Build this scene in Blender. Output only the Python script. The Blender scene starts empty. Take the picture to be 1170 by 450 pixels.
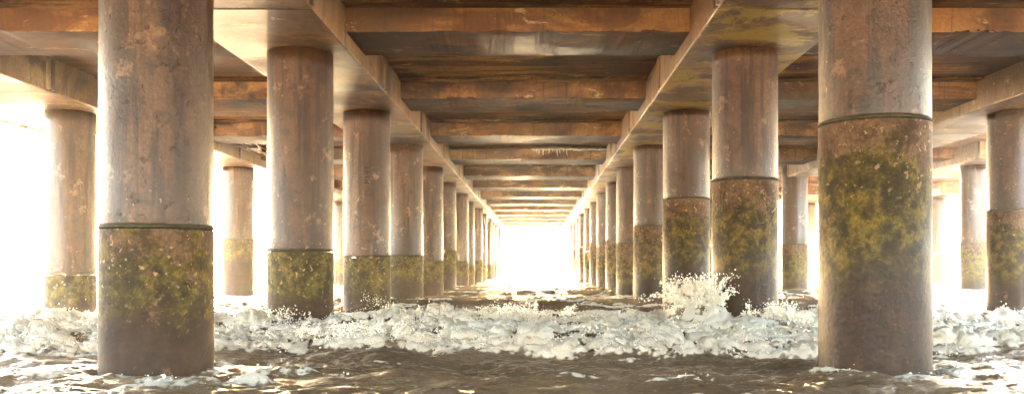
import bpy, bmesh, math, random
import numpy as np
from mathutils import Vector, Matrix

random.seed(7)
RNG = np.random.default_rng(11)
C = bpy.context.scene.collection
scene = bpy.context.scene

# ------------------------------------------------------------------ camera
CAM_H = 1.0
cam_d = bpy.data.cameras.new('camera')
cam = bpy.data.objects.new('camera', cam_d)
C.objects.link(cam)
cam.location = (0, 0, CAM_H)
cam.rotation_euler = (math.radians(90), 0, 0)
cam_d.sensor_width = 36
cam_d.lens = 986 / 1170 * 36
cam_d.shift_x = -28 / 1170
cam_d.shift_y = 78 / 1170
cam_d.clip_start = 0.05
cam_d.clip_end = 6000
scene.camera = cam

# ------------------------------------------------------------------ sky, sun, exposure
SUN_EL, SUN_AZ = 12.0, -6.0          # azimuth measured from +y (out to sea) towards +x
w = bpy.data.worlds.new('World')
scene.world = w
w.use_nodes = True
wn = w.node_tree
wn.nodes.clear()
sky = wn.nodes.new('ShaderNodeTexSky')
sky.sky_type = 'NISHITA'
sky.sun_disc = False
sky.sun_elevation = math.radians(SUN_EL)
sky.sun_rotation = math.radians(SUN_AZ)
sky.air_density = 1.0
sky.dust_density = 7.0
sky.ozone_density = 0.6
bg = wn.nodes.new('ShaderNodeBackground')
bg.inputs['Strength'].default_value = 0.15
wo = wn.nodes.new('ShaderNodeOutputWorld')
wn.links.new(sky.outputs[0], bg.inputs['Color'])
wn.links.new(bg.outputs[0], wo.inputs['Surface'])

sun_d = bpy.data.lights.new('sun', 'SUN')
sun_d.energy = 3.0
sun_d.angle = math.radians(0.6)
sun_d.color = (1.0, 0.82, 0.58)
sun = bpy.data.objects.new('sun', sun_d)
C.objects.link(sun)
el, az = math.radians(SUN_EL), math.radians(SUN_AZ)
sdir = Vector((math.sin(az) * math.cos(el), math.cos(az) * math.cos(el), math.sin(el)))
sun.rotation_euler = sdir.to_track_quat('Z', 'Y').to_euler()
sun.location = (-40, 30, 30)

vs = scene.view_settings
vs.view_transform = 'Standard'
vs.look = 'None'
vs.exposure = 6.5
vs.gamma = 1.0
vs.use_curve_mapping = False
cy = scene.cycles
cy.use_denoising = True
cy.max_bounces = 10
cy.diffuse_bounces = 5
cy.glossy_bounces = 3
cy.volume_bounces = 2
cy.sample_clamp_indirect = 8.0

# ------------------------------------------------------------------ dimensions (metres)
S = 5.245                      # distance between bents
OFF = 0.56 * S                 # first bent ahead of the camera
def by(k): return OFF + k * S
X = dict(LO=-10.08, LI=-3.67, RI=3.24, RO=10.3, RP=17.4, RQ=23.3)
ZG, ZB, ZS, ZT = CAM_H + 617 / 188, CAM_H + 662 / 188, CAM_H + 738 / 188, CAM_H + 738 / 188 + 0.32
RAISE = 0.68                   # the outer deck lies higher
K0, K1 = -1, 14
GH = 0.92                      # half width of a girder
R = 0.5                        # pile radius

# ------------------------------------------------------------------ helpers
def link(o, parent=None):
    C.objects.link(o)
    if parent is not None:
        o.parent = parent
    return o
def tag(o, label=None, cat=None, group=None, kind=None):
    if label: o['label'] = label
    if cat: o['category'] = cat
    if group: o['group'] = group
    if kind: o['kind'] = kind
    return o
def empty(name, loc):
    o = bpy.data.objects.new(name, None)
    o.empty_display_size = 0.3
    o.location = loc
    return link(o)
def mesh_obj(name, me, mat, parent=None, loc=(0, 0, 0), rz=0.0):
    o = bpy.data.objects.new(name, me)
    if mat is not None and not me.materials:
        me.materials.append(mat)
    o.location = loc
    o.rotation_euler = (0, 0, rz)
    return link(o, parent)
def bm_mesh(bm, name, smooth=False):
    me = bpy.data.meshes.new(name)
    bm.normal_update()
    bm.to_mesh(me)
    bm.free()
    if smooth:
        me.polygons.foreach_set('use_smooth', [True] * len(me.polygons))
    return me
def box_bm(bm, x0, x1, y0, y1, z0, z1, bev=0.0):
    r = bmesh.ops.create_cube(bm, size=1)
    vs_ = r['verts']
    for v in vs_:
        v.co = Vector(((x0 + x1) / 2 + v.co.x * (x1 - x0), (y0 + y1) / 2 + v.co.y * (y1 - y0), (z0 + z1) / 2 + v.co.z * (z1 - z0)))
    if bev:
        es = list({e for v in vs_ for e in v.link_edges})
        bmesh.ops.bevel(bm, geom=es, offset=bev, segments=2, profile=0.6, affect='EDGES')
def box_mesh(name, x0, x1, y0, y1, z0, z1, bev=0.0):
    bm = bmesh.new()
    box_bm(bm, x0, x1, y0, y1, z0, z1, bev)
    return bm_mesh(bm, name)
def lathe_mesh(name, prof, seg=64, wob=0.0, seed=0, cap=True):
    bm = bmesh.new()
    rng = random.Random(seed)
    rings = []
    for (r, z) in prof:
        rings.append([bm.verts.new(((r + wob * rng.uniform(-1, 1)) * math.cos(2 * math.pi * i / seg),
                                    (r + wob * rng.uniform(-1, 1)) * math.sin(2 * math.pi * i / seg), z + wob * 0.8 * rng.uniform(-1, 1))) for i in range(seg)])
    for a, b in zip(rings, rings[1:]):
        for i in range(seg):
            f = bm.faces.new((a[i], a[(i + 1) % seg], b[(i + 1) % seg], b[i]))
            f.smooth = True
    if cap:
        bm.faces.new(list(reversed(rings[0])))
        bm.faces.new(rings[-1])
    return bm_mesh(bm, name)
def tube_mesh(name, pts, r, seg=8):
    bm = bmesh.new()
    rings = []
    pts = [Vector(p) for p in pts]
    for i, p in enumerate(pts):
        d = (pts[min(i + 1, len(pts) - 1)] - pts[max(i - 1, 0)]).normalized()
        up = Vector((0, 0, 1)) if abs(d.z) < 0.9 else Vector((1, 0, 0))
        u = d.cross(up).normalized()
        v = u.cross(d)
        rr = r[i] if isinstance(r, (list, tuple)) else r
        rings.append([bm.verts.new(p + (u * math.cos(2 * math.pi * j / seg) + v * math.sin(2 * math.pi * j / seg)) * rr) for j in range(seg)])
    for a, b in zip(rings, rings[1:]):
        for j in range(seg):
            f = bm.faces.new((a[j], a[(j + 1) % seg], b[(j + 1) % seg], b[j]))
            f.smooth = True
    bm.faces.new(list(reversed(rings[0])))
    bm.faces.new(rings[-1])
    bmesh.ops.recalc_face_normals(bm, faces=bm.faces[:])
    return bm_mesh(bm, name)
def np_mesh(name, co, faces):
    me = bpy.data.meshes.new(name)
    nv, (nf, n) = len(co), faces.shape
    me.vertices.add(nv)
    me.vertices.foreach_set('co', co.astype(np.float32).ravel())
    me.loops.add(nf * n)
    me.loops.foreach_set('vertex_index', faces.astype(np.int32).ravel())
    me.polygons.add(nf)
    me.polygons.foreach_set('loop_start', np.arange(0, nf * n, n, dtype=np.int32))
    me.polygons.foreach_set('loop_total', np.full(nf, n, dtype=np.int32))
    me.polygons.foreach_set('use_smooth', np.ones(nf, dtype=bool))
    me.update()
    return me
# gradient noise, vectorised
_P = np.random.default_rng(5).permutation(256)
_P = np.concatenate([_P, _P])
_G = np.array([(math.cos(a), math.sin(a)) for a in np.linspace(0, 2 * math.pi, 256, endpoint=False)])
def pn(x, y):
    xi, yi = np.floor(x).astype(int), np.floor(y).astype(int)
    xf, yf = x - xi, y - yi
    u, v = xf * xf * xf * (xf * (xf * 6 - 15) + 10), yf * yf * yf * (yf * (yf * 6 - 15) + 10)
    def g(ix, iy, dx, dy):
        h = _G[_P[_P[ix & 255] + (iy & 255)]]
        return h[..., 0] * dx + h[..., 1] * dy
    a, b = g(xi, yi, xf, yf), g(xi + 1, yi, xf - 1, yf)
    c, d = g(xi, yi + 1, xf, yf - 1), g(xi + 1, yi + 1, xf - 1, yf - 1)
    return 1.45 * ((a * (1 - u) + b * u) * (1 - v) + (c * (1 - u) + d * u) * v)
def sst(a, b, x):
    t = np.clip((x - a) / (b - a), 0, 1)
    return t * t * (3 - 2 * t)

# ------------------------------------------------------------------ materials
DAMP = (0.40, 0.265, 0.15)       # wet, grimy concrete is darker than dry
class NT:
    def __init__(self, name):
        self.m = bpy.data.materials.new(name)
        self.m.use_nodes = True
        self.t = self.m.node_tree
        self.t.nodes.clear()
        self.out = self.n('ShaderNodeOutputMaterial')
    def n(self, typ, **kw):
        nd = self.t.nodes.new(typ)
        for k, v in kw.items():
            setattr(nd, k, v)
        return nd
    def l(self, a, b):
        self.t.links.new(a, b)
    def put(self, sock, v):
        if isinstance(v, bpy.types.NodeSocket): self.l(v, sock)
        else:
            if isinstance(v, tuple) and len(v) == 3 and sock.type == 'RGBA': v = (*v, 1)
            sock.default_value = v
    def math(self, op, a, b=0.0, c=None, clamp=False):
        nd = self.n('ShaderNodeMath', operation=op, use_clamp=clamp)
        self.put(nd.inputs[0], a); self.put(nd.inputs[1], b)
        if c is not None: self.put(nd.inputs[2], c)
        return nd.outputs[0]
    def ramp(self, v, a, b, lo=0.0, hi=1.0):
        nd = self.n('ShaderNodeMapRange', interpolation_type='SMOOTHSTEP')
        self.put(nd.inputs[0], v)
        for i, q in zip((1, 2, 3, 4), (a, b, lo, hi)): self.put(nd.inputs[i], q)
        return nd.outputs[0]
    def mix(self, f, a, b, blend='MIX'):
        nd = self.n('ShaderNodeMix', data_type='RGBA', blend_type=blend)
        self.put(nd.inputs[0], f); self.put(nd.inputs[6], a); self.put(nd.inputs[7], b)
        return nd.outputs[2]
    def noise(self, vec, scale, detail=4.0, rough=0.55, dist=0.0):
        nd = self.n('ShaderNodeTexNoise')
        self.l(vec, nd.inputs['Vector'])
        nd.inputs['Scale'].default_value = scale
        nd.inputs['Detail'].default_value = detail
        nd.inputs['Roughness'].default_value = rough
        nd.inputs['Distortion'].default_value = dist
        return nd.outputs['Fac']
    def vor(self, vec, scale):
        nd = self.n('ShaderNodeTexVoronoi')
        self.l(vec, nd.inputs['Vector'])
        nd.inputs['Scale'].default_value = scale
        return nd.outputs['Distance']
    def scalev(self, vec, s):
        nd = self.n('ShaderNodeMapping')
        self.l(vec, nd.inputs['Vector'])
        nd.inputs['Scale'].default_value = s
        return nd.outputs[0]
    def coords(self):
        tc = self.n('ShaderNodeTexCoord')
        oi = self.n('ShaderNodeObjectInfo')
        mul = self.n('ShaderNodeVectorMath', operation='MULTIPLY_ADD')
        self.l(oi.outputs['Random'], mul.inputs[0])
        mul.inputs[1].default_value = (37.0, 91.0, 53.0)
        self.l(tc.outputs['Object'], mul.inputs[2])
        sep = self.n('ShaderNodeSeparateXYZ')
        self.l(tc.outputs['Object'], sep.inputs[0])
        return mul.outputs[0], sep.outputs, oi.outputs['Random']
    def bsdf(self, col, rough, height=None, bstr=0.4, bdist=0.02, spec=0.5, **kw):
        b = self.n('ShaderNodeBsdfPrincipled')
        self.put(b.inputs['Base Color'], col)
        self.put(b.inputs['Roughness'], rough)
        self.put(b.inputs['Specular IOR Level'], spec)
        for k, v in kw.items(): self.put(b.inputs[k], v)
        if height is not None:
            bp = self.n('ShaderNodeBump')
            bp.inputs['Strength'].default_value = bstr
            bp.inputs['Distance'].default_value = bdist
            self.l(height, bp.inputs['Height'])
            self.l(bp.outputs[0], b.inputs['Normal'])
        self.l(b.outputs[0], self.out.inputs['Surface'])
        return self.m

def pile_shaft_mat():
    t = NT('pile_concrete')
    v, sep, rnd = t.coords()
    big = t.noise(v, 0.9, 5, 0.6)
    col = t.mix(t.ramp(big, 0.38, 0.62), (0.19, 0.098, 0.046), (0.36, 0.25, 0.17))
    col = t.mix(t.math('MULTIPLY', t.ramp(t.noise(t.scalev(v, (5, 5, 0.35)), 1.6, 5, 0.6), 0.47, 0.62), 0.95), col, (0.055, 0.024, 0.010))
    col = t.mix(t.math('MULTIPLY', t.ramp(t.noise(t.scalev(v, (1, 1, 9)), 1.3, 3, 0.6), 0.55, 0.75), 0.25), col, (0.22, 0.13, 0.08))
    band = t.ramp(t.noise(t.scalev(v, (1.5, 1.5, 0.13)), 1.0, 5, 0.6), 0.44, 0.60)
    col = t.mix(t.math('MULTIPLY', band, 0.72), col, (0.085, 0.038, 0.017))
    fine = t.noise(v, 22, 6, 0.7)
    col = t.mix(t.ramp(fine, 0.35, 0.72, 0.5, 0.0), col, (0.085, 0.05, 0.028))
    chip = t.ramp(t.noise(v, 26, 3, 0.6), 0.70, 0.73)
    col = t.mix(t.math('MULTIPLY', chip, 0.8), col, (0.55, 0.46, 0.36))
    ring_ = t.ramp(t.noise(t.scalev(v, (0.3, 0.3, 14)), 1.0, 4, 0.7), 0.52, 0.68)
    col = t.mix(t.math('MULTIPLY', ring_, 0.35), col, (0.12, 0.065, 0.035))
    pit = t.ramp(t.noise(v, 10, 4, 0.75), 0.62, 0.66)
    col = t.mix(t.math('MULTIPLY', pit, 0.8), col, (0.06, 0.035, 0.02))
    mot = t.ramp(t.noise(v, 4.5, 7, 0.72, 0.3), 0.50, 0.62)
    col = t.mix(t.math('MULTIPLY', mot, 0.75), col, (0.075, 0.035, 0.016))
    pale = t.ramp(t.noise(v, 2.6, 8, 0.75), 0.56, 0.66)
    col = t.mix(t.math('MULTIPLY', pale, 0.7), col, (0.62, 0.52, 0.42))
    # shells and flaked lime just above the joint
    low = t.ramp(sep[2], 0.9, -0.1)
    spot = t.ramp(t.noise(v, 15, 2, 0.5), t.math('SUBTRACT', 0.76, t.math('MULTIPLY', low, 0.10)), t.math('SUBTRACT', 0.785, t.math('MULTIPLY', low, 0.10)))
    col = t.mix(spot, col, (0.62, 0.54, 0.45))
    moss = t.math('MULTIPLY', t.ramp(sep[2], 0.55, -0.05), t.ramp(t.noise(v, 3.5, 7, 0.72), 0.50, 0.56))
    col = t.mix(t.math('MULTIPLY', moss, 0.85), col, (0.075, 0.062, 0.014))
    h = t.math('ADD', t.math('MULTIPLY', fine, 0.7), t.math('ADD', t.math('MULTIPLY', spot, 0.5), t.math('MULTIPLY', pit, -0.9)))
    col = t.mix(1.0, col, DAMP, 'MULTIPLY')
    return t.bsdf(col, t.ramp(big, 0.3, 0.7, 0.28, 0.46), h, 0.7, 0.018, 0.5)
def pile_lower_mat(name, bare, gold, d0, d1, ragged):
    t = NT(name)
    v, sep, rnd = t.coords()
    big = t.noise(v, 1.1, 5, 0.62)
    conc = t.mix(t.ramp(t.noise(v, 5, 6, 0.65), 0.35, 0.65), (0.24, 0.165, 0.11), (0.42, 0.34, 0.27))
    brown = t.mix(t.ramp(t.noise(v, 7, 6, 0.65), 0.35, 0.7), (0.04, 0.019, 0.008), (0.12, 0.06, 0.027))
    green = t.mix(t.ramp(t.noise(v, 6, 6, 0.7), 0.35, 0.68), (0.045, 0.055, 0.018), gold)
    # damp brown near the water, algae over it, bare patches through both
    zz = t.math('ADD', sep[2], t.math('MULTIPLY', t.math('SUBTRACT', t.noise(v, 1.7, 6, 0.7), 0.5), 0.9))
    col = t.mix(t.ramp(zz, d0, d1), brown, green)
    patch = t.math('MULTIPLY', t.ramp(t.noise(v, 1.9, 10, 0.78, 0.3), t.math('SUBTRACT', bare, t.ramp(sep[2], -0.75, -0.1, 0.0, ragged)), t.math('SUBTRACT', bare + 0.04, t.ramp(sep[2], -0.75, -0.1, 0.0, ragged))), 0.95)
    col = t.mix(patch, col, conc)
    lowp = t.math('MULTIPLY', t.ramp(zz, d0 + 0.1, d0 - 0.35), t.ramp(t.noise(t.scalev(v, (2.2, 2.2, 0.7)), 1.1, 5, 0.6), 0.45, 0.62))
    col = t.mix(t.math('MULTIPLY', lowp, 0.7), col, (0.13, 0.085, 0.06))
    shell = t.ramp(t.noise(v, 17, 2, 0.5), 0.64, 0.665)
    shell = t.math('MULTIPLY', shell, t.ramp(zz, -1.1, -0.3))
    col = t.mix(shell, col, (0.85, 0.78, 0.68))
    pit = t.ramp(t.noise(v, 13, 4, 0.75), 0.64, 0.68)
    col = t.mix(t.math('MULTIPLY', pit, 0.85), col, (0.028, 0.02, 0.010))
    fine = t.noise(v, 26, 6, 0.75)
    col = t.mix(t.ramp(fine, 0.35, 0.66, 0.65, 0.0), col, (0.05, 0.032, 0.016))
    mot = t.ramp(t.noise(v, 3.2, 9, 0.75, 0.4), 0.50, 0.58)
    col = t.mix(t.math('MULTIPLY', mot, 0.6), col, (0.05, 0.034, 0.017))
    h = t.math('ADD', t.math('MULTIPLY', fine, 0.8), t.math('ADD', t.math('MULTIPLY', shell, 0.6), t.math('MULTIPLY', patch, -0.35)))
    col = t.mix(1.0, col, DAMP, 'MULTIPLY')
    return t.bsdf(col, t.ramp(zz, -1.6, -0.6, 0.45, 0.7), h, 0.5, 0.010, 0.22)
def stained_mat(name, gold, dark, damp, streak=(1.0, 1.0, 1.0), moss=0.0, rough=(0.3, 0.6), damp_light_tone=(0.5, 0.4, 0.3), spec=0.5):
    t = NT(name)
    v, sep, rnd = t.coords()
    vs_ = t.scalev(v, streak)
    a = t.noise(vs_, 1.5, 8, 0.66, 0.6)
    col = t.mix(t.ramp(a, 0.44, 0.57), gold, dark)
    b = t.noise(v, 0.45, 4, 0.55)
    col = t.mix(t.math('MULTIPLY', t.ramp(b, 0.46, 0.60), 0.85), col, damp)
    f = t.noise(v, 18, 6, 0.7)
    col = t.mix(t.ramp(f, 0.35, 0.75, 0.45, 0.0), col, (0.10, 0.055, 0.025))
    drip = t.ramp(t.noise(t.scalev(v, (7, 7, 0.3)), 1.5, 4, 0.6), 0.56, 0.72)
    col = t.mix(t.math('MULTIPLY', drip, 0.75), col, (0.06, 0.028, 0.012))
    lime = t.ramp(t.noise(t.scalev(v, (1, 3.5, 3)), 1.2, 8, 0.72, 0.8), 0.60, 0.64)
    col = t.mix(t.math('MULTIPLY', lime, 0.8), col, (0.70, 0.57, 0.38))
    soot = t.ramp(t.noise(t.scalev(v, (0.5, 0.7, 0.7)), 0.7, 7, 0.65, 0.4), 0.52, 0.63)
    col = t.mix(t.math('MULTIPLY', soot, 0.88), col, (0.035, 0.017, 0.008))
    if moss:
        ms = t.ramp(t.noise(v, 0.8, 8, 0.7, 0.5), 0.62 - moss, 0.68 - moss)
        col = t.mix(t.math('MULTIPLY', ms, 0.8), col, (0.50, 0.41, 0.06))
    pit = t.ramp(t.noise(v, 8, 4, 0.75), 0.67, 0.71)
    col = t.mix(t.math('MULTIPLY', pit, 0.8), col, (0.04, 0.022, 0.012))
    h = t.math('ADD', t.math('MULTIPLY', a, 0.9), t.math('ADD', t.math('MULTIPLY', f, 0.35), t.math('MULTIPLY', pit, -0.5)))
    col = t.mix(1.0, col, damp_light_tone, 'MULTIPLY')  # this tone also carries the painted light of faces and shade of soffits
    return t.bsdf(col, t.ramp(b, 0.35, 0.65, rough[1], rough[0]), h, 0.5, 0.03, spec)

M = {}
M['shaft'] = pile_shaft_mat()
M['lower_l'] = pile_lower_mat('pile_algae_even', 0.62, (0.40, 0.46, 0.07), -0.95, -0.5, 0.0)
M['lower_r'] = pile_lower_mat('pile_algae_patchy', 0.585, (0.44, 0.42, 0.055), -1.75, -1.15, 0.19)
M['lower_m'] = pile_lower_mat('pile_algae_belt', 0.575, (0.40, 0.40, 0.055), -1.0, -0.6, 0.12)
M['girder'] = stained_mat('girder_soffit_shade', (0.46, 0.31, 0.14), (0.20, 0.10, 0.036), (0.12, 0.078, 0.058), (0.6, 0.6, 0.8), 0.03, (0.48, 0.7), (0.42, 0.31, 0.20), 0.3)  # shade painted into the underside colour, over its stains
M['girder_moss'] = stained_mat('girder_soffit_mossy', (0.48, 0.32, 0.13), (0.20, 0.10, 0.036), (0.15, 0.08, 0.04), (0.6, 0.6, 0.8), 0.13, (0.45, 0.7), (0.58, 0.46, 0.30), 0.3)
M['girder_face_light'] = stained_mat('girder_face_light', (0.50, 0.37, 0.20), (0.36, 0.23, 0.10), (0.26, 0.16, 0.075), (0.8, 0.8, 0.4), 0.0, (0.4, 0.65), (0.74, 0.59, 0.39))  # lighter cream tone paints light onto the upright faces
M['beam'] = stained_mat('beam_soffit_shade', (0.34, 0.19, 0.08), (0.13, 0.065, 0.028), (0.075, 0.038, 0.022), (0.5, 1.4, 1.4), 0.0, (0.62, 0.85), (0.36, 0.24, 0.14), 0.08)  # stained soffit, darkened further with painted shade
M['beam_face_light'] = stained_mat('beam_face_light', (0.50, 0.29, 0.095), (0.21, 0.10, 0.032), (0.16, 0.075, 0.025), (0.45, 1.4, 0.9), 0.0, (0.45, 0.75), (0.92, 0.70, 0.42))  # golden stain, painted brighter in place of light on the fronts
M['slab'] = stained_mat('slab_concrete', (0.52, 0.36, 0.19), (0.15, 0.08, 0.034), (0.08, 0.042, 0.023), (0.35, 2.2, 1.0), 0.0, (0.62, 0.85), (0.56, 0.38, 0.21), 0.08)
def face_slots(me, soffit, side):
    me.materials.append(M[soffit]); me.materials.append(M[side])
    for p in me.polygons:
        p.material_index = 1 if abs(p.normal.z) < 0.5 else 0  # sides get the painted-light material, undersides the painted-shade one
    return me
def plain(name, col, rough, metal=0.0, var=0.4):
    t = NT(name)
    v, sep, rnd = t.coords()
    f = t.noise(v, 9, 6, 0.7)
    c2 = tuple(q * (1 - var) for q in col)
    return t.bsdf(t.mix(t.ramp(f, 0.3, 0.7), col, c2), rough, f, 0.3, 0.01, 0.5, Metallic=metal)
M['joint'] = plain('joint_mortar', (0.055, 0.042, 0.014), 0.85, 0, 0.6)
M['paint'] = plain('black_paint', (0.012, 0.008, 0.006), 0.7)
M['rust'] = plain('rusted_steel', (0.16, 0.075, 0.035), 0.65, 0.2, 0.6)
M['galv'] = plain('galvanised_steel', (0.55, 0.52, 0.48), 0.4, 0.6, 0.3)
M['lime'] = plain('lime_crust', (0.66, 0.58, 0.44), 0.7, 0, 0.3)

def foam_surface(t, col):
    d = t.n('ShaderNodeBsdfPrincipled')
    t.put(d.inputs['Base Color'], col)
    d.inputs['Roughness'].default_value = 0.55
    d.inputs['Specular IOR Level'].default_value = 0.35
    tr = t.n('ShaderNodeBsdfTranslucent')
    t.put(tr.inputs['Color'], col)
    mx = t.n('ShaderNodeMixShader')
    mx.inputs[0].default_value = 0.48
    t.l(d.outputs[0], mx.inputs[1]); t.l(tr.outputs[0], mx.inputs[2])
    return d, mx.outputs[0]
def water_mat():
    t = NT('sea_water')
    tc = t.n('ShaderNodeTexCoord')
    v = tc.outputs['Object']
    at = t.n('ShaderNodeAttribute', attribute_name='foam')
    silt = t.noise(v, 0.35, 4, 0.6)
    wcol = t.mix(t.ramp(silt, 0.35, 0.65), (0.085, 0.055, 0.032), (0.16, 0.108, 0.066))
    wb = t.n('ShaderNodeBsdfPrincipled')
    t.put(wb.inputs['Base Color'], wcol)
    wb.inputs['Roughness'].default_value = 0.13
    wb.inputs['IOR'].default_value = 1.33
    rip = t.math('ADD', t.noise(t.scalev(v, (1, 2.2, 1)), 5, 6, 0.65), t.math('MULTIPLY', t.noise(t.scalev(v, (1, 1.6, 1)), 22, 4, 0.65), 0.4))
    bp = t.n('ShaderNodeBump')
    bp.inputs['Strength'].default_value = 0.8
    bp.inputs['Distance'].default_value = 0.06
    t.l(rip, bp.inputs['Height']); t.l(bp.outputs[0], wb.inputs['Normal'])
    fc = t.mix(t.ramp(t.noise(v, 3, 5, 0.6), 0.35, 0.7), (0.96, 0.91, 0.82), (0.92, 0.84, 0.71))
    fb, fsh = foam_surface(t, fc)
    fn = t.math('ADD', t.noise(v, 26, 5, 0.8), t.math('MULTIPLY', t.vor(v, 48), -0.5))
    bp2 = t.n('ShaderNodeBump')
    bp2.inputs['Strength'].default_value = 0.9
    bp2.inputs['Distance'].default_value = 0.045
    t.l(fn, bp2.inputs['Height']); t.l(bp2.outputs[0], fb.inputs['Normal'])
    lace = t.math('ADD', t.math('MULTIPLY', t.noise(v, 7, 8, 0.75, 0.6), 0.6), t.math('MULTIPLY', t.vor(v, 11), 0.35))
    fac = t.ramp(t.math('SUBTRACT', at.outputs['Fac'], lace), -0.06, 0.12)
    mx = t.n('ShaderNodeMixShader')
    t.l(fac, mx.inputs[0]); t.l(wb.outputs[0], mx.inputs[1]); t.l(fsh, mx.inputs[2])
    t.l(mx.outputs[0], t.out.inputs['Surface'])
    return t.m
def froth_mat():
    t = NT('sea_froth')
    tc = t.n('ShaderNodeTexCoord')
    fc = t.mix(t.ramp(t.noise(tc.outputs['Object'], 2.5, 5, 0.6), 0.35, 0.7), (0.96, 0.92, 0.84), (0.92, 0.85, 0.74))
    d, sh = foam_surface(t, fc)
    t.l(sh, t.out.inputs['Surface'])
    return t.m
M['water'] = water_mat()
M['froth'] = froth_mat()

# ------------------------------------------------------------------ sea
def axis(segs):
    out = []
    for a, b, s0, s1 in segs:
        p = a
        while p < b - 1e-6:
            out.append(p)
            p += s0 + (s1 - s0) * (p - a) / (b - a)
    out.append(segs[-1][1])
    return np.array(out)
pos = axis([(-9, 0, .026, .022), (0, 10.5, .022, .028), (10.5, 22, .05, .3), (22, 140, .4, 12), (140, 1500, 20, 200)])
neg = axis([(9, 22, .05, .3), (22, 140, .4, 12), (140, 1500, 20, 200)])
xs = np.concatenate([-neg[::-1], pos[1:]])
ys = axis([(-30, 4, 1.5, .15), (4, 7, .08, .035), (7, 9.2, .03, .024), (9.2, 14.4, .021, .021), (14.4, 30, .03, .17), (30, 120, .16, 2.5), (120, 1500, 4, 120)])
PX, PY = np.meshgrid(xs, ys)
near = sst(60, 20, PY) * sst(60, 20, np.abs(PX))
crest1 = 13.1 + 0.55 * pn(PX * 0.22 + 3, PX * 0 + 1.3) + 0.25 * pn(PX * 0.8, PX * 0 + 7.7)
crest2 = 10.35 + 0.55 * pn(PX * 0.26 + 9, PX * 0 + 4.1) + 0.22 * pn(PX * 0.9, PX * 0 + 2.2)
def ridge(yc, wf, wb_):
    d = PY - yc
    return np.where(d < 0, np.exp(-(d / wf) ** 2), np.exp(-(d / wb_) ** 2))
a1 = np.clip(0.15 + 0.14 * pn(PX * 0.45 + 5.5, PX * 0 + 9.1) + 0.10 * np.exp(-((PX + 0.25) / 0.8) ** 2), 0.05, 0.5)
a2 = np.clip(0.09 + 0.08 * pn(PX * 0.5 + 1.5, PX * 0 + 3.3) + 0.07 * np.exp(-((PX + 1.9) / 1.0) ** 2), 0.05, 0.4)
far = sst(9, 16, PY)
swell = 0.045 * np.sin(PY * 1.25 + 1.2 * pn(PX * 0.12, PY * 0.1)) * sst(120, 14, PY)
swell = swell + 0.10 * ridge(21.5 + 0.9 * pn(PX * 0.14, PX * 0 + 5.7), 1.3, 2.4) + 0.08 * ridge(33 + 1.5 * pn(PX * 0.1, PX * 0 + 8.7), 2, 4)
chop = 0.075 * pn(PX * 0.8, PY * 1.5) + 0.045 * pn(PX * 2.0 + 9, PY * 3.4) + 0.022 * pn(PX * 4.5, PY * 9) + 0.011 * pn(PX * 10, PY * 17)
base = swell * sst(-5, 12, PY) + chop * sst(200, 25, PY) * 0.9
base = base + a1 * ridge(crest1, 0.55, 1.5) + a2 * ridge(crest2, 0.42, 1.0)
SPL = (2.42, 12.95)
base = base + 0.58 * np.exp(-((PX - SPL[0]) / 0.36) ** 2 - ((PY - SPL[1]) / 0.30) ** 2)
base = base + 0.20 * np.exp(-((PX - 3.35) / 0.5) ** 2 - ((PY - 12.55) / 0.3) ** 2)
# foam cover
wob = 0.35 * pn(PX * 1.1, PY * 1.1) + 0.18 * pn(PX * 3, PY * 3)
body = sst(crest2 - 0.75, crest2 - 0.45, PY + wob * 0.6) * sst(crest1 + 1.2, crest1 + 0.1, PY + wob)
hole = (0.5 + 0.5 * sst(-0.3, 0.25, pn(PX * 0.55 + 20, PY * 1.6 + 3) + 0.35 * pn(PX * 2, PY * 4))) * np.exp(-((PY - 11.7) / 0.85) ** 2)
hole = np.maximum(hole, 0.8 * sst(0.1, 0.5, pn(PX * 0.4 + 40, PY * 0.7 + 11)) * sst(crest1, crest1 + 0.6, PY))
F = np.clip(body * (1 - 0.85 * hole), 0, 1)
def ring_foam(cx, cy_, amp):
    dx, dy = PX - cx, PY - cy_
    d = np.hypot(dx, dy)
    frontness = sst(0.35, -0.35, dy)
    return amp * np.exp(-((d - 0.66) / 0.20) ** 2) * (0.35 + 0.65 * frontness)
RG = np.zeros_like(PX)
for row in ('LO', 'LI', 'RI', 'RO'):
    for k in range(1, 7):
        RG = np.maximum(RG, ring_foam(X[row], by(k), 0.78 if k < 3 else 0.6))
arc = np.exp(-((PY - (7.25 + 0.10 * (PX + 3.2) ** 2 * 0.35 + 0.18 * pn(PX * 1.2, PX * 0 + 2))) / 0.16) ** 2) * sst(-5.4, -4.6, PX) * sst(-1.6, -2.6, PX)
arc2 = np.exp(-((PY - (7.55 + 0.2 * pn(PX * 1.3, PX * 0 + 6))) / 0.12) ** 2) * sst(2.2, 2.7, PX) * sst(6.5, 4.6, PX)
lines = np.maximum(arc, arc2) * (0.55 + 0.6 * np.clip(pn(PX * 1.6 + 4, PY * 2.5), -0.5, 0.5))
streak = np.clip(pn(PX * 0.5 + 2, PY * 1.3 + 30) * 0.9 + pn(PX * 1.7, PY * 5) * 0.45, 0, 1)
streak = 0.8 * sst(0.16, 0.6, streak) * np.where(PY < 10, 0.78, 1.5) * sst(110, 35, PY)
side = 0.55 * sst(6, 12, np.abs(PX)) * sst(13, 16, PY) * sst(60, 24, PY) * (0.6 + 0.8 * pn(PX * 0.3, PY * 0.5))
F = np.clip(np.maximum.reduce([F, RG * (0.75 + 0.5 * pn(PX * 2.5, PY * 2.5)), lines, streak, side]), 0, 1)
base = base + 0.05 * lines + 0.05 * RG
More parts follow.
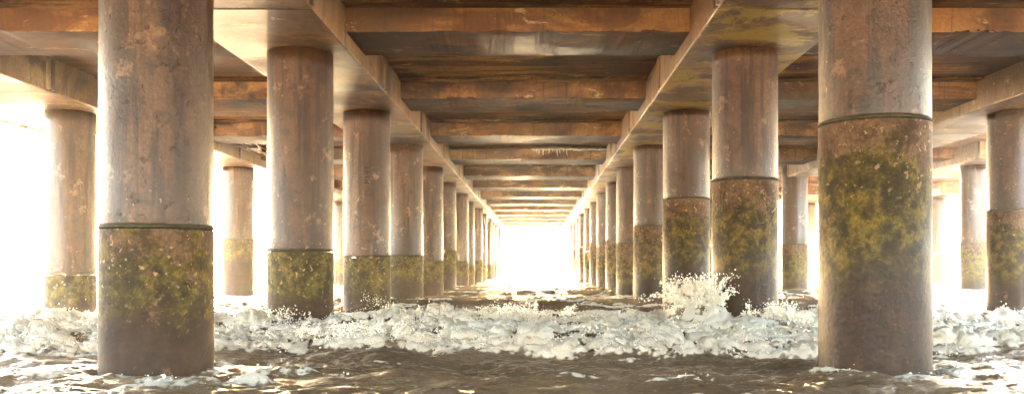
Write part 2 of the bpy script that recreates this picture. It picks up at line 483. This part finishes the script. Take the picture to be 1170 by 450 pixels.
# froth relief along the surface normal
gy, gx = np.gradient(base)
dxs, dys = np.gradient(xs)[None, :], np.gradient(ys)[:, None]
nx, ny = -gx / dxs, -gy / dys
nl = np.sqrt(nx ** 2 + ny ** 2 + 1)
nx, ny, nz = nx / nl, ny / nl, 1 / nl
qx, qy = PX + 0.05 * pn(PX * 4, PY * 4), PY + 0.9 * base
rag = 0.35 + 1.1 * sst(-0.35, 0.45, pn(PX * 1.3 + 31, PY * 1.5 + 17))
bil = (0.17 * np.abs(pn(qx * 1.7, qy * 2.1 + 3)) + 0.10 * np.abs(pn(qx * 4.1, qy * 3.6 + 9)) + rag * (0.06 * np.abs(pn(qx * 9, qy * 7)) + 0.065 * np.abs(pn(qx * 18, qy * 12)))
       + 0.0065 * RNG.standard_normal(PX.shape))
dense = sst(0.35, 0.9, F) * sst(40, 15, PY) * sst(30, 14, np.abs(PX))
amp = dense * (0.35 + 0.65 * np.maximum(ridge(crest1, 0.9, 1.0), ridge(crest2, 0.6, 0.7)))
disp = amp * bil
F = np.clip(F - dense * (0.5 * sst(0.09, 0.03, bil) + 0.2 * sst(0.05, 0.5, pn(PX * 5, PY * 9 + 60)) + 0.22 * sst(0.0, 0.5, pn(PX * 2.1 + 8, PY * 5 + 3))), 0, 1)
co = np.stack([PX + nx * disp * 1.2, PY + ny * disp * 1.2 - 0.12 * dense * bil, base + nz * disp], -1)
ny_, nx_ = PX.shape
idx = np.arange(ny_ * nx_).reshape(ny_, nx_)
quads = np.stack([idx[:-1, :-1], idx[:-1, 1:], idx[1:, 1:], idx[1:, :-1]], -1).reshape(-1, 4)
sea_me = np_mesh('sea', co.reshape(-1, 3), quads)
att = sea_me.attributes.new('foam', 'FLOAT', 'POINT')
att.data.foreach_set('value', F.astype(np.float32).ravel())
sea = mesh_obj('sea', sea_me, M['water'])
tag(sea, 'brown silty sea with breaking foam under the pier', 'sea', kind='structure')

# unseen sand added behind the camera to bounce warm light onto the beams
t = NT('bounce_sand_mat')
v, sep, rnd = t.coords()
f = t.noise(v, 30, 6, 0.7)
sand = t.bsdf(t.mix(t.ramp(t.noise(v, 0.4, 5, 0.6), 0.35, 0.65), (0.44, 0.34, 0.22), (0.36, 0.27, 0.17)), 0.85, f, 0.4, 0.02)
bx = np.linspace(-300, 300, 61); byy = np.linspace(-80, -9, 60)
BX, BY = np.meshgrid(bx, byy)
BZ = -0.35 + (-9 - BY) * 0.055 + 0.12 * pn(BX * 0.1, BY * 0.2)
bi = np.arange(BX.size).reshape(BX.shape)
bounce_sand = mesh_obj('bounce_sand', np_mesh('bounce_sand', np.stack([BX, BY, BZ], -1).reshape(-1, 3), np.stack([bi[:-1, :-1], bi[:-1, 1:], bi[1:, 1:], bi[1:, :-1]], -1).reshape(-1, 4)), sand)
tag(bounce_sand, 'sand added out of view to bounce light under the pier', 'bounce_sand', kind='structure')

# ------------------------------------------------------------------ froth and spray
def ico():
    bm = bmesh.new()
    bmesh.ops.create_icosphere(bm, subdivisions=1, radius=1)
    v = np.array([q.co[:] for q in bm.verts]); f = np.array([[q.index for q in p.verts] for p in bm.faces])
    bm.free()
    return v, f
IV, IF = ico()
def blobs(name, pts, rad, label, vel=None):
    n = len(pts)
    jit = RNG.uniform(0.7, 1.3, (n, 1, 3)) * (1 + 0.22 * RNG.standard_normal((n, len(IV), 1)))
    ang = RNG.uniform(0, 6.28, n)
    ca, sa = np.cos(ang)[:, None], np.sin(ang)[:, None]
    iv = IV[None] * jit
    iv = np.stack([iv[..., 0] * ca - iv[..., 1] * sa, iv[..., 0] * sa + iv[..., 1] * ca, iv[..., 2]], -1)
    iv = iv * rad[:, None, None]
    if vel is not None:
        dv = vel / np.linalg.norm(vel, axis=1, keepdims=True)
        al = (iv * dv[:, None, :]).sum(-1, keepdims=True)
        iv = iv + dv[:, None, :] * al * (0.3 + 2.2 * RNG.random((n, 1, 1)) ** 4)
    vv = (iv + pts[:, None, :]).reshape(-1, 3)
    ff = (IF[None] + (np.arange(n) * len(IV))[:, None, None]).reshape(-1, 3)
    o = mesh_obj(name, np_mesh(name, vv, ff), M['froth'])
    return tag(o, label, 'foam', kind='stuff')
flat = co.reshape(-1, 3)
area = (dxs * dys * np.ones_like(PX)).ravel()
wgt = (dense.ravel() ** 2) * area * sst(13.5, 11, np.abs(PX)).ravel() * sst(6, 7, PY).ravel() * sst(18, 15, PY).ravel()
wgt = wgt / wgt.sum()
pick = RNG.choice(len(flat), 36000, p=wgt)
pp = flat[pick] + RNG.normal(0, 0.016, (len(pick), 3)) + np.array([0, -0.006, 0.008])
rr = 0.003 + 0.012 * RNG.random(len(pick)) ** 3
blobs('sea_froth', pp, rr, 'bubbly white froth covering the breaking waves')
# spray thrown up over the crest and where the wave hits the pile
sp, sr = [], []
cm = wgt * (ridge(crest1, 0.4, 0.5) ** 2).ravel()
cm = cm / cm.sum()
pk = RNG.choice(len(flat), 2600, p=cm)
q = flat[pk].copy()
q[:, 2] += RNG.exponential(0.055, len(pk)); q[:, 1] += RNG.normal(0, 0.06, len(pk))
sp.append(q); sr.append(0.002 + 0.006 * RNG.random(len(pk)) ** 2); sv = [np.stack([RNG.normal(0, .6, len(pk)), RNG.normal(-.3, .3, len(pk)), np.ones(len(pk))], -1)]
def plume(n, c, rx, ry, height, lean, big):
    # clumps thrown up by the wave, each clump a small cloud of drops trailing downwards
    m = max(12, n // 45)
    cu_ = RNG.random(m) ** 1.3
    th = RNG.uniform(0, 6.28, m); rd = np.sqrt(RNG.random(m)) * (1 - 0.6 * cu_)
    cc = np.stack([c[0] + rx * rd * np.cos(th) + lean * cu_ * height, c[1] + ry * rd * np.sin(th), c[2] + cu_ * height], -1)
    which = RNG.integers(0, m, n)
    u = cu_[which]
    spread = (0.035 + 0.05 * (1 - u))[:, None]
    p_ = cc[which] + RNG.normal(0, 1, (n, 3)) * spread * np.array([1, 0.8, 1.3])
    v_ = np.array([0.0, 0.0, 1.0]) + RNG.normal(0, 0.5, (n, 3)) + (p_ - np.array(c)) * 0.8
    return p_, (0.0025 + big * RNG.random(n) ** 3 * (1 - 0.6 * u)), v_
def jets(n, c, sx, sy, a0, a1, v0, v1, per, big):
    P, Q, V = [], [], []
    for j in range(n):
        a = math.radians(RNG.uniform(a0, a1)); vel = RNG.uniform(v0, v1)
        o_ = np.array(c) + np.array([RNG.uniform(-sx, sx), RNG.uniform(-sy, sy), 0])
        d_ = np.array([math.sin(a), RNG.uniform(-0.35, 0.1), math.cos(a)]) * vel
        tt = RNG.random(per) ** 0.8 * RNG.uniform(0.16, 0.30)
        p_ = o_ + d_ * tt[:, None] + np.array([0, 0, -4.9]) * (tt ** 2)[:, None]
        k_ = tt / 0.3
        P.append(p_ + RNG.normal(0, 1, (per, 3)) * (0.012 + 0.045 * k_ ** 1.5)[:, None])
        Q.append((0.002 + big * (1 - 0.75 * k_) * RNG.random(per) ** 2.2))
        V.append(d_ + np.stack([0 * tt, 0 * tt, -9.8 * tt], -1) + RNG.normal(0, 0.3, (per, 3)))
    sp.append(np.concatenate(P)); sr.append(np.concatenate(Q)); sv.append(np.concatenate(V))
jets(46, (2.42, 12.88, 0.42), 0.34, 0.2, -55, 30, 1.2, 3.1, 110, 0.024)
jets(26, (3.45, 12.6, 0.22), 0.42, 0.15, -35, 60, 0.9, 2.3, 80, 0.016)
jets(30, (-0.3, 12.95, 0.25), 0.8, 0.2, -50, 50, 0.6, 1.8, 60, 0.014)
jets(24, (-2.0, 10.2, 0.15), 1.0, 0.15, -45, 45, 0.6, 1.6, 50, 0.012)
jets(20, (-4.8, 10.4, 0.12), 1.2, 0.15, -45, 45, 0.6, 1.5, 50, 0.012)
jets(24, (5.6, 12.4, 0.2), 1.4, 0.3, -45, 45, 0.6, 1.7, 50, 0.012)
for args in ((1500, (2.38, 12.9, 0.36), 0.40, 0.24, 0.44, -0.1, 0.022), (500, (2.6, 12.88, 0.4), 0.16, 0.2, 0.3, 0.1, 0.02),
             (700, (3.5, 12.6, 0.12), 0.45, 0.2, 0.3, 0.2, 0.018), (500, (-0.25, 13.0, 0.22), 0.6, 0.25, 0.2, 0.0, 0.014),
             (900, (-2.0, 10.2, 0.12), 0.9, 0.2, 0.16, 0.0, 0.012), (800, (-4.6, 10.3, 0.1), 0.8, 0.2, 0.14, 0.0, 0.012), (500, (-3.7, 12.75, 0.1), 0.5, 0.15, 0.2, 0.0, 0.01),
             (260, (-3.4, 17.9, 0.0), 0.5, 0.2, 0.4, 0.0, 0.008)):
    a_, b_, v_ = plume(*args)
    sp.append(a_); sr.append(b_); sv.append(v_)
blobs('sea_spray', np.concatenate(sp), np.concatenate(sr), 'white spray thrown up where the wave hits a pile', np.concatenate(sv))

# ------------------------------------------------------------------ piles
RINGS = {('LI', 1): .37, ('LI', 2): .245, ('LI', 3): .21, ('LI', 4): .28, ('RI', 1): 1.35, ('RI', 2): 1.33, ('RI', 3): 1.44, ('RI', 4): 1.1,
         ('RI', 5): 0.75, ('LO', 3): -.17, ('LO', 5): 0.9, ('RO', 3): 1.2, ('RP', 6): 0.9, ('RO', 6): 0.85}
ROWTXT = {'LI': 'row with the evenly green footings', 'RI': 'row the wave slaps against', 'LO': 'outer row beneath the hanging pipe',
          'RO': 'outer row opposite the hanging pipe', 'RP': 'row under the raised deck', 'RQ': 'outermost row under the raised deck'}
SPECIAL = {
    ('LI', 1): 'thick concrete pile peppered with white shell spots above an olive algae belt',
    ('LI', 2): 'pale concrete pile with a sharp level green algae line and bare shaft above',
    ('LI', 3): 'concrete pile with P141 painted sideways on its shaft',
    ('LI', 4): 'concrete pile with a short green belt just behind the one numbered P141',
    ('RI', 1): 'broad rust-brown pile with a thin mossy joint high up and diagonal algae stain',
    ('RI', 2): 'concrete pile with golden algae standing in the big splash',
    ('RI', 3): 'golden algae pile just seaward of the one in the big splash',
    ('RI', 4): 'concrete pile second seaward of the one in the big splash',
    ('LO', 3): 'pale backlit pile standing outside the shell-spotted pile, below the jointed girder',
    ('LO', 5): 'sunbleached outer pile below the girder with the cluttered cable run',
    ('RO', 3): 'dark unlit outer pile beside the broad rust-brown pile',
    ('RO', 6): 'slim-looking pale pile below the end of the outer girder',
    ('RP', 6): 'tan pile under the raised deck seen past the dark outer pile',
}
ORD = ['', 'first', 'second', 'third', 'fourth', 'fifth', 'sixth', 'seventh', 'eighth', 'ninth', 'tenth', 'eleventh', 'twelfth', 'thirteenth', 'fourteenth', 'fifteenth', 'sixteenth']
REF = {'LI': (3, 'the pile numbered P141'), 'RI': (2, 'the pile in the big splash'), 'LO': (3, 'the backlit outer pile'),
       'RO': (3, 'the dark unlit outer pile'), 'RP': (6, 'the tan raised-deck pile'), 'RQ': (9, 'the outermost tan pile')}
def step(row, k):
    k0, txt = REF[row]
    if k == k0: return txt
    return '%s pile %s of %s' % (ORD[abs(k - k0)], 'seaward' if k > k0 else 'landward', txt)
def pile(row, k):
    raised = row in ('RP', 'RQ') or (row == 'RO' and k >= 6)
    top = (ZG + RAISE if raised else ZG) + 0.004
    jr = random.Random(hash((ord(row[0]), ord(row[1]), k)) & 0xffff)
    ring = RINGS.get((row, k), (0.3 if row in ('LI', 'LO') else 1.05) + jr.uniform(-0.35, 0.35))
    zr = CAM_H + ring
    jx, jy = (0, 0) if k < 4 else (jr.uniform(-.05, .05), jr.uniform(-.05, .05))
    jx += {('LI', 1): 0.075, ('RI', 1): -0.04}.get((row, k), 0)
    e = empty('concrete_pile', (X[row] + jx, by(k) + jy, -1.2))
    rz = jr.uniform(0, 6.28)
    seg = 72 if k < 6 else 40
    h = top - zr
    prof = [(R - 0.002, 0.0), (R, 0.012)] + [(R + 0.002 * math.sin(i * 2.1 + k), h * i / 12) for i in range(1, 12)] + [(R - 0.001, h)]
    mesh_obj('upper_shaft', lathe_mesh('upper_shaft', prof, seg), M['shaft'], e, (0, 0, zr + 1.2), rz)
    lh = zr + 1.2
    prof = [(R + 0.005, -lh)] + [(R + 0.006 + 0.003 * math.sin(i * 1.7 + k), -lh * (1 - i / 14)) for i in range(1, 14)] + [(R + 0.005, -0.045), (R - 0.002, -0.03)]
    mesh_obj('lower_shaft', lathe_mesh('lower_shaft', prof, seg, 0.0015, k), M['lower_m'] if (row, k) == ('LI', 1) else M['lower_l'] if row[0] == 'L' else M['lower_r'], e, (0, 0, lh), rz)
    if (row in ('LI', 'RI') and 1 <= k <= 3) or (row in ('LO', 'RO') and k == 3):
        o = [c for c in e.children if c.name.startswith('lower_shaft')][0]
        n_s, n_r = 200, int(lh / 0.016)
        th, zz_ = np.meshgrid(np.linspace(0, 2 * np.pi, n_s, endpoint=False), np.linspace(-lh, -0.04, n_r))
        aa = th * R
        sd = k * 13.7 + (50 if row[0] == 'R' else 0)
        seam = 0.5 - 0.5 * np.cos(th)                      # keep the noise closed round the pile
        def cn(f):
            return pn(aa * f + sd, zz_ * f + sd) * seam + pn((aa - 2 * np.pi * R) * f + sd + 40, zz_ * f + sd) * (1 - seam)
        crust = 0.0015 * cn(5) + 0.0022 * np.abs(cn(14)) + 0.0045 * np.abs(cn(30)) + 0.010 * np.clip(cn(22) - 0.35, 0, 1)
        rr2 = R + 0.004 + crust * sst(0, -0.12, zz_)
        cc_ = np.stack([rr2 * np.cos(th), rr2 * np.sin(th), zz_], -1).reshape(-1, 3)
        ii = np.arange(n_s * n_r).reshape(n_r, n_s)
        i2 = np.roll(ii, -1, axis=1)
        ff_ = np.stack([ii[:-1], i2[:-1], i2[1:], ii[1:]], -1).reshape(-1, 4)
        old = o.data
        nm_ = np_mesh('lower_shaft', cc_, ff_)
        nm_.materials.append(old.materials[0])
        o.data = nm_
        bpy.data.meshes.remove(old)
    if k < 9:
        prof = [(R - 0.01, -0.032), (R + 0.006, -0.03), (R + 0.009, -0.018), (R + 0.007, -0.004), (R - 0.01, 0.002)]
        mesh_obj('joint_band', lathe_mesh('joint_band', prof, seg, 0.004, k, False), M['joint'], e, (0, 0, lh), rz)
    lab = SPECIAL.get((row, k))
    if lab is None:
        lab = 'concrete ' + step(row, k).replace('the outermost', 'outermost') if k == REF[row][0] else 'concrete pile, ' + step(row, k).replace(' pile ', ' ', 1)
    tag(e, lab, 'pile', 'piles of the ' + ROWTXT[row])
    return e
PILES = {}
for row in X:
    for k in range({'RP': 6, 'RQ': 9}.get(row, K0), (10 if row in ('RP', 'RQ') else K1) + 1):
        PILES[row, k] = pile(row, k)
# painted number on one pile, wrapped on the shaft
cu = bpy.data.curves.new('number', 'FONT')
cu.body = 'P141'
cu.size = 0.19
cu.resolution_u = 2
to = bpy.data.objects.new('number_source', cu)
C.objects.link(to)
dg = bpy.context.evaluated_depsgraph_get()
tm = bpy.data.meshes.new_from_object(to.evaluated_get(dg))
bpy.data.objects.remove(to)
bm = bmesh.new(); bm.from_mesh(tm)
bmesh.ops.triangulate(bm, faces=bm.faces[:])
bmesh.ops.subdivide_edges(bm, edges=[e for e in bm.edges if e.calc_length() > 0.05], cuts=2)
rj = random.Random(3)
for v in bm.verts:
    u, z = -v.co.y * 0.9 + 0.16, v.co.x * 1.05
    a = u / R
    rr_ = R + 0.006
    v.co = Vector((rr_ * math.sin(a), -rr_ * math.cos(a), z))
nm = bm_mesh(bm, 'painted_number')
nm.materials.clear()
mesh_obj('painted_number', nm, M['paint'], PILES['LI', 3], (0, 0, 1.2 + CAM_H + (303 - 213) * 3.56 / 188))

# ------------------------------------------------------------------ longitudinal girders, one segment on each pile
GIRD = {'LO': -10.12, 'LI': -3.80, 'RI': 3.24, 'RO': 10.25, 'RP': 17.4, 'RQ': 23.3}
L0, L1 = -0.45 * S + 0.012, 0.55 * S - 0.012
gm = box_mesh('girder_body', -GH, GH, L0, L1, 0.0, ZS - ZG + 0.005, 0.028)
face_slots(gm, 'girder', 'girder_face_light')
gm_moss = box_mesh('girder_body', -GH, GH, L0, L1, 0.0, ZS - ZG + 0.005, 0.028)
face_slots(gm_moss, 'girder_moss', 'girder_face_light')
rib_me = box_mesh('end_rib', -0.02, 0.02, -0.05, 0.05, 0.03, ZS - ZG - 0.01, 0.008)
for row in X:
    for k in range({'RP': 6, 'RQ': 9}.get(row, K0), (10 if row in ('RP', 'RQ') else K1) + 1):
        raised = row in ('RP', 'RQ') or (row == 'RO' and k >= 6)
        z = ZG + (RAISE if raised else 0)
        e = empty('longitudinal_girder', (GIRD[row], by(k), z))
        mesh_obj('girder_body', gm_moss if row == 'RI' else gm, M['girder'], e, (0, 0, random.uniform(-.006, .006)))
        if k < 8:
            for sx in (-1, 1):
                mesh_obj('end_rib', rib_me, M['girder_face_light'], e, (sx * (GH + 0.012), L0 + 0.06, 0))
                mesh_obj('end_rib', rib_me, M['girder_face_light'], e, (sx * (GH + 0.012), L1 - 0.06, 0))
        lab = {('LI', 2): 'girder segment resting on the pale pile with the sharp green line',
               ('LI', 3): 'girder segment resting on the pile numbered P141',
               ('RI', 2): 'yellow-stained girder segment over the pile in the big splash',
               ('RI', 3): 'girder segment just seaward of the yellow-stained one over the splash',
               ('LO', 3): 'cool grey outer girder segment with a bright joint, over the backlit pile',
               ('RO', 3): 'dark outer girder segment over the unlit outer pile',
               ('RO', 5): 'last segment of the outer girder where it steps up'}.get((row, k), 'concrete girder segment resting on the ' + step(row, k).replace('the ', '', 1) if k == REF[row][0] else 'concrete girder segment on the ' + step(row, k))
        tag(e, lab, 'girder', 'girder segments over the ' + ROWTXT[row])

# ------------------------------------------------------------------ cross beams and deck slab
rows = list(X)
BAYTXT = {0: 'bay beside the hanging pipe', 1: 'central aisle', 2: 'bay beside the rust-brown pile', 3: 'first bay of the raised deck', 4: 'outer bay of the raised deck'}
YB0, YB1 = -0.08 * S, 0.20 * S
deck = empty('pier_deck', (0, 0, ZS))
tag(deck, 'stained concrete slab deck of the pier seen from below', 'deck', kind='structure')
BEAMS = {}
for i, (ra, rb) in enumerate(zip(rows, rows[1:])):
    xa, xb = GIRD[ra] + GH - 0.004, GIRD[rb] - GH + 0.004
    hi = RAISE if i >= 3 else 0.0
    bmx = (xb - xa) / 2
    bodies = []
    for var in range(3):
        bm = bmesh.new()
        box_bm(bm, -bmx, bmx, YB0, YB1, ZB - ZS, 0.006, 0.022)
        bmesh.ops.subdivide_edges(bm, edges=[q_ for q_ in bm.edges if abs(q_.verts[0].co.x - q_.verts[1].co.x) > 1], cuts=70, use_grid_fill=True)
        cr = random.Random(100 + var + 7 * i)
        for v_ in bm.verts:
            if v_.co.z < ZB - ZS + 0.05 and abs(v_.co.x) < bmx - 0.06:
                v_.co.z += cr.uniform(-0.0012, 0.0015); v_.co.y += cr.uniform(-0.003, 0.003)
        for _ in range(7):
            cx_, cl_, cd_ = cr.uniform(-bmx + 0.3, bmx - 0.3), cr.uniform(0.08, 0.3), cr.uniform(0.012, 0.045)
            for v_ in bm.verts:
                q_ = 1 - ((v_.co.x - cx_) / cl_) ** 2
                if q_ > 0 and v_.co.z < ZB - ZS + 0.03 and v_.co.y < YB0 + 0.03:
                    v_.co.z += cd_ * q_ * cr.uniform(0.4, 1); v_.co.y += cd_ * 0.7 * q_ * cr.uniform(0.4, 1)
        bodies.append(face_slots(bm_mesh(bm, 'beam_body'), 'beam', 'beam_face_light'))
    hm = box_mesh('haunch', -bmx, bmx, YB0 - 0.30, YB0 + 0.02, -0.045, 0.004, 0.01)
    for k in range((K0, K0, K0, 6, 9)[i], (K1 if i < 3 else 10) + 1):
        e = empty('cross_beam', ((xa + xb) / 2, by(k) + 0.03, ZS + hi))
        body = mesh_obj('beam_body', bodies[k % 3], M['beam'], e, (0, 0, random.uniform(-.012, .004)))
        mesh_obj('haunch', hm, M['slab'], e)
        where = step(('LO', 'LI', 'RI', 'RP', 'RQ')[i], k)
        where = where if where.startswith('the ') else 'the ' + where
        lab = {(1, 2): 'broad brown cross beam between the green-line pile and the splash pile',
               (1, 3): 'cross beam of the central aisle joining the pile numbered P141 to its opposite',
               (1, 5): 'cross beam of the central aisle with pale lime drips hanging from it',
               (0, 2): 'black-shadowed cross beam beside the shell-spotted pile'}.get((i, k), 'brown cross beam of the %s at %s' % (BAYTXT[i], where))
        tag(e, lab, 'beam', 'cross beams of the ' + BAYTXT[i])
        BEAMS[i, k] = e
    # slab panels: joints run above the girders and the beams
    pa = GIRD[ra] + 0.008 if not (i == 0) else -12.6
    pb = GIRD[rb] - 0.008 if i < 3 else (GIRD[rb] + GH if i == 3 else 25.0)
    if i == 4: pa = GIRD[ra] + GH + 0.006
    if i == 2: pb = GIRD[rb] + GH - 0.05
    if i == 3: pa = GIRD[ra] - GH + 0.05
    me = box_mesh('slab_panel', pa, pb, 0.006, S - 0.006, 0.0, 0.32)
    for k in range((K0 - 1, K0 - 1, K0 - 1, 5, 8)[i], (K1 if i < 3 else 10) + 1):
        y0 = by(k) + 0.3
        mesh_obj('slab_panel', me, M['slab'], deck, (0, y0, hi))
# fascia closing the step between the two decks
mesh_obj('step_wall', box_mesh('step_wall', GIRD['RO'] - 0.12, GIRD['RO'] + 0.12, by(5) + 0.31, by(5) + L1 + 0.1, 0.325, RAISE - 0.005), M['girder'], deck)

# lime drips on one beam of the aisle
e = BEAMS[1, 5]
rj = random.Random(9)
xx = 0.15
for j in range(15):
    xx += rj.uniform(0.06, 0.24)
    ln = rj.uniform(0.08, 0.30) if j < 10 else rj.uniform(0.03, 0.1)
    me = tube_mesh('lime_drip', [(0, 0, 0), (rj.uniform(-.02, .02), -0.01, -ln * 0.5), (rj.uniform(-.03, .03), -0.006, -ln)], [0.026, 0.018, 0.004], 7)
    mesh_obj('lime_drip', me, M['lime'], e, (xx, YB0 - 0.012, -0.05 - 0.02 * math.sin(j * 1.3)))
pts = [(0.1 + 0.1 * j, YB0 - 0.008, -0.05 - 0.03 * abs(math.sin(j * 0.9)) + rj.uniform(-.01, .01)) for j in range(26)]
mesh_obj('lime_crust', tube_mesh('lime_crust', pts, [rj.uniform(0.012, 0.03) for _ in pts], 7), M['lime'], e)

# ------------------------------------------------------------------ hanging pipe outside the outer girder, cable run inside it
XP, ZP = -2290 / 188, CAM_H + 617 / 188
e = empty('hanging_pipe', (XP, 0, ZP))
tag(e, 'thin grey pipe slung from the deck outside the outer girder', 'pipe')
mesh_obj('pipe', tube_mesh('pipe', [(0, by(K0) + 1.2 * j, 0.008 * math.sin(j * 1.1)) for j in range(69)], 0.045, 10), M['galv'], e)
hg = tube_mesh('hanger', [(0, 0, 0.04), (0, 0, ZS - ZP + 0.01)], 0.012, 6)
cl = lathe_mesh('clamp', [(0.05, -0.03), (0.062, -0.03), (0.062, 0.03), (0.05, 0.03)], 12, 0, 0, False)
for k in range(K0, K1 + 1):
    for dy in (0.35 * S, -0.15 * S):
        h_ = mesh_obj('hanger', hg, M['rust'], e, (0, by(k) + dy, 0))
        c_ = mesh_obj('clamp', cl, M['rust'], h_, (0, 0, 0))
        c_.rotation_euler = (math.radians(90), 0, 0)
XC = GIRD['LO'] + GH + 0.28
e = empty('cable_run', (XC, by(3), ZS - 0.1))
tag(e, 'rusty conduits with bright clamps and floats hung beside the outer girder', 'conduits')
for q, (dx, dz, r_) in enumerate(((0, -0.12, 0.05), (0.16, -0.04, 0.035), (-0.14, -0.18, 0.045))):
    mesh_obj('conduit', tube_mesh('conduit', [(dx + 0.02 * math.sin(j + q), j * 0.6, dz - 0.04 * abs(math.sin(j * 0.8 + q))) for j in range(26)], r_, 8), M['rust'], e)
hb = box_mesh('bracket', -0.22, 0.26, -0.03, 0.03, -0.22, -0.18, 0.005)
hp = box_mesh('bracket_post', -0.025, 0.025, -0.025, 0.025, -0.20, 0.105)
fl_bm = bmesh.new(); bmesh.ops.create_icosphere(fl_bm, subdivisions=2, radius=0.075); fl = bm_mesh(fl_bm, 'float', True)
for j in range(8):
    b_ = mesh_obj('bracket', hb, M['galv'], e, (0, 0.6 + j * 1.9, 0))
    mesh_obj('bracket_post', hp, M['rust'], b_, (0.2, 0, 0))
    for q in range(3):
        mesh_obj('float', fl, M['lime'], e, (rj.uniform(-.1, .2), 0.6 + j * 1.9 + rj.uniform(0.1, 1.6), -0.07 + rj.uniform(-.05, .05)))
mesh_obj('brace', tube_mesh('brace', [(0.9, 4.6, 0.1), (0.15, 8.8, -0.16)], 0.03, 6), M['rust'], e)

# ------------------------------------------------------------------ haze
t = NT('sea_haze')
pv = t.n('ShaderNodeVolumePrincipled')
pv.inputs['Color'].default_value = (1.0, 0.97, 0.92, 1)
pv.inputs['Density'].default_value = 0.0009
pv.inputs['Anisotropy'].default_value = 0.75
t.l(pv.outputs[0], t.out.inputs['Volume'])
hz = mesh_obj('haze', box_mesh('haze', -1520, 1520, -90, 1520, -2.5, 7.2), t.m)
tag(hz, 'pale sea haze hanging under and around the pier', 'haze', kind='stuff')
